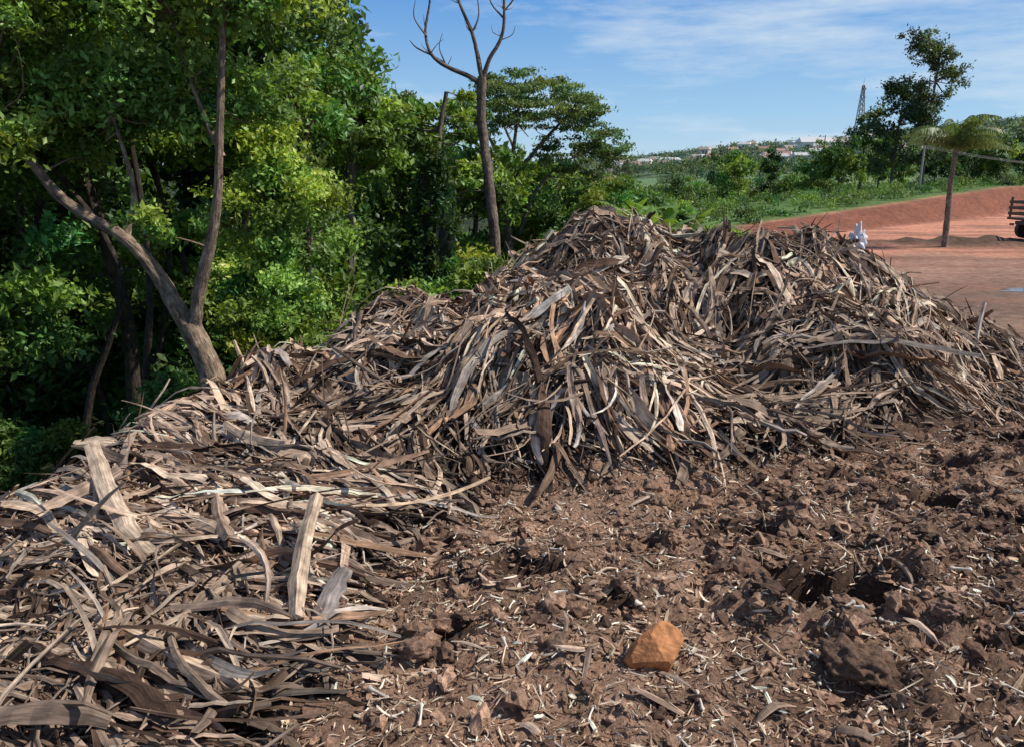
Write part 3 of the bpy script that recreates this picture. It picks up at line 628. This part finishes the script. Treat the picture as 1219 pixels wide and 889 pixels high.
# town on the hill
wc=[(.76,.74,.69),(.64,.56,.50),(.74,.74,.76),(.62,.52,.45),(.78,.76,.72)]; rc=[(.36,.22,.17),(.34,.26,.22),(.50,.49,.48)]
def house_mesh(w,d,h,c1,c2):
    acc=Acc(); box(acc,(0,0,h/2-1),(w,d,h+2),c1)
    V=[(-w*.56,-d*.58,h),(w*.56,-d*.58,h),(w*.56,d*.58,h),(-w*.56,d*.58,h),(-w*.5,0,h+d*.28),(w*.5,0,h+d*.28)]
    acc.add(np.array(V)+[0,0,.02],[[0,1,5,4],[2,3,4,5],[0,3,2,1]],np.array(c2)); acc.add(np.array([V[0],V[3],V[4],V[4]])+[0,0,.02],[[0,1,2,3]],np.array(c1)); acc.add(np.array([V[1],V[2],V[5],V[5]])+[0,0,.02],[[0,1,2,3]],np.array(c1))
    for k in range(3): box(acc,(-w*.33+k*w*.33,-d/2-.03,h*.5),(w*.13,.08,h*(.6 if k==1 else .33)),(.10,.11,.12))
    return acc
hm=[]
for i in range(6): hm.append(house_mesh(rng.uniform(6,8.5),rng.uniform(5,6.5),rng.uniform(2.6,3.8),wc[i%5],rc[i%3]).out('house',M_build))
spots=[]
for i in range(34): spots.append((rng.uniform(.11,.26),rng.uniform(430,620)))
for i in range(40): spots.append((rng.uniform(.27,.46),rng.uniform(400,600)))
for i in range(12): spots.append((rng.uniform(.46,.66),rng.uniform(380,540)))
HP=[]
for i,(a_,y) in enumerate(spots):
    if i<6: ob=hm[i]
    else: ob=bpy.data.objects.new('house',hm[i%6].data); scene.collection.objects.link(ob)
    x=a_*y; ob.location=(x,y,hz(x,y)+.8); ob.rotation_euler=(0,0,rng.uniform(-.7,.7)); HP.append((x,y))
for (a_,y,w) in [(.375,530,20)]:
    ob=house_mesh(w,12,4.5,(.76,.76,.75),(.55,.55,.55)).out('warehouse',M_build); ob.location=(a_*y,y,hz(a_*y,y)+1.0); HP+=[(a_*y-6,y),(a_*y+6,y)]
HP=np.array(HP)
acc=Acc(); K_=6500
yy=110+660*rng.random(K_)**.75; az=rng.uniform(-.15,.85,K_); xx=az*yy
den=fbm(xx*.02,yy*.02,3,44); keep=((den>-.02)&(yy<300))|((yy>=300)&(den>-.10))|(yy>600); xx,yy=xx[keep],yy[keep]
s2,_=bank(xx,yy); k2=s2>45; xx,yy=xx[k2],yy[k2]
dd=xx[:,None]-HP[None,:,0]*yy[:,None]/HP[None,:,1]; blk=((np.abs(dd)<4.5)&(yy[:,None]<HP[None,:,1]+3)&(yy[:,None]>HP[None,:,1]-24)).any(1)
xx,yy=xx[~blk],yy[~blk]; zz=height(xx,yy)
hg=rng.uniform(2.6,7.5,len(xx))*np.where(yy>350,1.15,.8)
for far_,lo,hi,per,sz_ in ((0,0,220,170,.65),(1,220,420,60,1.1),(2,420,900,36,1.6)):
    m=(yy>=lo)&(yy<hi)
    c=np.stack([xx[m],yy[m],zz[m]+hg[m]*.45],-1); r=np.stack([hg[m]*.45,hg[m]*.45,hg[m]*.48],-1)
    tn=np.array([(.095,.16,.05),(.095,.15,.08),(.115,.17,.125)])[far_]  # tint paler and bluer with distance, painted haze
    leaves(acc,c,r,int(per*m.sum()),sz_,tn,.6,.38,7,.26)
acc.out('distant_tree_mass',M_leaf)

def mast(x,y,h,w):
    zb=hz(x,y); e=empty('lattice_radio_tower',(x,y,zb)); acc=Acc()
    lv=12; rt=lambda f:w*(1-.82*f)/2
    cr=lambda f:[(x+sx*rt(f),y+sy*rt(f),zb+h*f) for sx,sy in((-1,-1),(1,-1),(1,1),(-1,1))]
    for i in range(lv):
        a=cr(i/lv); b=cr((i+1)/lv)
        for k in range(4):
            tube(acc,[a[k],b[k]],.30,.28,4,(.20,.12,.11),0,1); tube(acc,[a[k],b[(k+1)%4]],.17,.17,4,(.2,.16,.16),0,1); tube(acc,[b[k],b[(k+1)%4]],.17,.17,4,(.2,.16,.16),0,1)
    tube(acc,[(x,y,zb+h),(x,y,zb+h*1.12)],.15,.08,4,(.25,.25,.25),0,1)
    for k,f in enumerate((.8,.88,.94)): box(acc,(x+1.0*(-1)**k,y-1,zb+h*f),(1.4,.5,1.6),(.5,.5,.5))
    child(acc.out('lattice',M_metal),e)
mast(257,600,41,6.5)
tops=[]
for (a_,y) in [(.512,78),(.80,84)]:
    x=a_*y; zb=hz(x,y); e=empty('utility_pole',(x,y,zb)); acc=Acc(); tube(acc,[(x,y,zb-.3),(x,y,zb+4.2)],.12,.09,8,(.36,.34,.31),0,2)
    box(acc,(x,y,zb+3.9),(1.4,.1,.1),(.3,.25,.2))
    for k in(-.6,0,.6): tube(acc,[(x+k,y,zb+3.96),(x+k,y,zb+4.15)],.05,.04,6,(.3,.2,.15),0,1)
    child(acc.out('pole_with_crossarm',M_metal),e); tops.append((x,y,zb+4.15))
acc=Acc()
a,b=tops
for k in(-.6,0,.6):
    pts=[((1-t)*a[0]+t*b[0]+k,(1-t)*a[1]+t*b[1],(1-t)*a[2]+t*b[2]-.7*4*t*(1-t)) for t in np.linspace(0,1,9)]; tube(acc,pts,.012,.012,4,(.06,.06,.06),0,1)
acc.out('power_lines',M_metal)

def truck(x,y):
    zb=hz(x,y); e=empty('flatbed_truck',(x,y,zb)); acc=Acc(); Y_=y
    box(acc,(x+2.6,Y_,zb+.85),(5.2,.9,.18),(.05,.045,.04)); box(acc,(x+2.6,Y_,zb+1.05),(5.3,2.2,.12),(.10,.06,.04))
    for sy in(-1.08,1.08):
        for k in range(6): box(acc,(x+.08+k*1.0,Y_+sy,zb+1.6),(.09,.07,1.1),(.08,.05,.035))
        for zz_ in(1.3,1.6,1.9): box(acc,(x+2.6,Y_+sy*1.03,zb+zz_),(5.25,.04,.14),(.11,.07,.045))
    for zz_ in(1.3,1.6,1.9): box(acc,(x-.02,Y_,zb+zz_),(.04,2.1,.14),(.10,.07,.045))
    box(acc,(x+.0,Y_-.7,zb+.75),(.06,.3,.12),(.5,.05,.04)); box(acc,(x+.0,Y_+.7,zb+.75),(.06,.3,.12),(.5,.05,.04))
    child(acc.out('stake_bed',M_metal),e)
    acc=Acc(); box(acc,(x+6.2,Y_,zb+1.25),(1.6,2.1,1.2),(.35,.33,.3)); box(acc,(x+6.1,Y_,zb+2.2),(1.3,1.9,.7),(.35,.33,.3)); box(acc,(x+6.1,Y_-.96,zb+2.2),(.9,.03,.5),(.03,.04,.05)); box(acc,(x+6.77,Y_,zb+2.2),(.04,1.6,.5),(.03,.04,.05)); box(acc,(x+7.03,Y_,zb+.8),(.1,2.1,.25),(.2,.2,.2))
    child(acc.out('cab',M_metal),e)
    acc=Acc()
    for wx in(.9,1.9,6.1):
        for sy in(-.95,.95):
            tube(acc,[(x+wx,Y_+sy-.14,zb+.47),(x+wx,Y_+sy-.1,zb+.47),(x+wx,Y_+sy+.1,zb+.47),(x+wx,Y_+sy+.14,zb+.47)],.47,.47,18,(.03,.03,.03),0,1)
            tube(acc,[(x+wx,Y_+sy-.15,zb+.47),(x+wx,Y_+sy+.15,zb+.47)],.2,.2,12,(.35,.32,.3),0,1)
            for s9 in(-.13,.13):
                th=np.linspace(0,2*np.pi,19)[:-1]; V=np.array([(x+wx+.47*math.cos(t),Y_+sy+s9,zb+.47+.47*math.sin(t)) for t in th]+[(x+wx,Y_+sy+s9,zb+.47)]); acc.add(V,[[i,i+1,(i+2)%18,18] for i in range(0,18,2)],np.array([.04,.035,.03]))
    child(acc.out('wheels',M_metal),e)
truck(26.5,41)

# ------------------------------------------------------------------ sky, sun, camera
w=bpy.data.worlds.new('World'); scene.world=w; w.use_nodes=True; N=w.node_tree.nodes; L=w.node_tree.links
bg=N['Background']; bg.inputs['Strength'].default_value=.10
sun_dir=Vector((.85,-.02,1.0)).normalized()
sk=N.new('ShaderNodeTexSky'); sk.sky_type='NISHITA'; sk.sun_disc=False; sk.sun_elevation=math.asin(sun_dir.z); sk.sun_rotation=math.atan2(sun_dir.x,sun_dir.y)
sk.air_density=1.0; sk.dust_density=.3; sk.ozone_density=2.0
tc=N.new('ShaderNodeTexCoord')
sx=N.new('ShaderNodeSeparateXYZ'); L.new(tc.outputs['Generated'],sx.inputs[0])
gr=N.new('ShaderNodeValToRGB'); e_=gr.color_ramp.elements
e_[0].position=0; e_[0].color=(.50,.72,.90,1); e_[1].position=1; e_[1].color=(.03,.08,.24,1)
for p_,c_ in ((.07,(.34,.60,.89,1)),(.20,(.12,.35,.78,1)),(.5,(.05,.13,.38,1))):
    x_=e_.new(p_); x_.color=c_
L.new(sx.outputs['Z'],gr.inputs['Fac'])
sc=N.new('ShaderNodeVectorMath'); sc.operation='SCALE'; sc.inputs['Scale'].default_value=10.; L.new(gr.outputs['Color'],sc.inputs[0])
m0=N.new('ShaderNodeMix'); m0.data_type='RGBA'; m0.inputs['Factor'].default_value=.82; L.new(sk.outputs['Color'],m0.inputs['A']); L.new(sc.outputs[0],m0.inputs['B'])
mp=N.new('ShaderNodeMapping'); mp.inputs['Scale'].default_value=(1.6,1.2,9.); mp.inputs['Rotation'].default_value=(0,.12,0)
L.new(tc.outputs['Generated'],mp.inputs['Vector'])
f=noise(N,L,mp.outputs['Vector'],2.2,9,.62)
cr=N.new('ShaderNodeValToRGB'); cr.color_ramp.elements[0].position=.47; cr.color_ramp.elements[0].color=(0,0,0,1); cr.color_ramp.elements[1].position=.76; cr.color_ramp.elements[1].color=(.85,.85,.85,1)
L.new(f,cr.inputs['Fac'])
mx=N.new('ShaderNodeMix'); mx.data_type='RGBA'; L.new(cr.outputs['Color'],mx.inputs['Factor']); L.new(m0.outputs['Result'],mx.inputs['A']); mx.inputs['B'].default_value=(7.4,8.3,9.0,1)
L.new(mx.outputs['Result'],bg.inputs['Color'])
sl=bpy.data.lights.new('sun','SUN'); sl.energy=5.0; sl.angle=math.radians(.5); sl.color=(1,.955,.88)
so=bpy.data.objects.new('sun',sl); so.rotation_euler=sun_dir.to_track_quat('Z','Y').to_euler(); scene.collection.objects.link(so)
cam=bpy.data.cameras.new('camera'); cam.sensor_width=36; cam.lens=27.2; cam.clip_end=6000; cam.clip_start=.05
co=bpy.data.objects.new('camera',cam); co.location=(0,0,CAMZ); co.rotation_euler=(math.radians(90-14.5),0,0); scene.collection.objects.link(co); scene.camera=co
scene.view_settings.view_transform='Standard'; scene.view_settings.look='None'; scene.view_settings.exposure=0
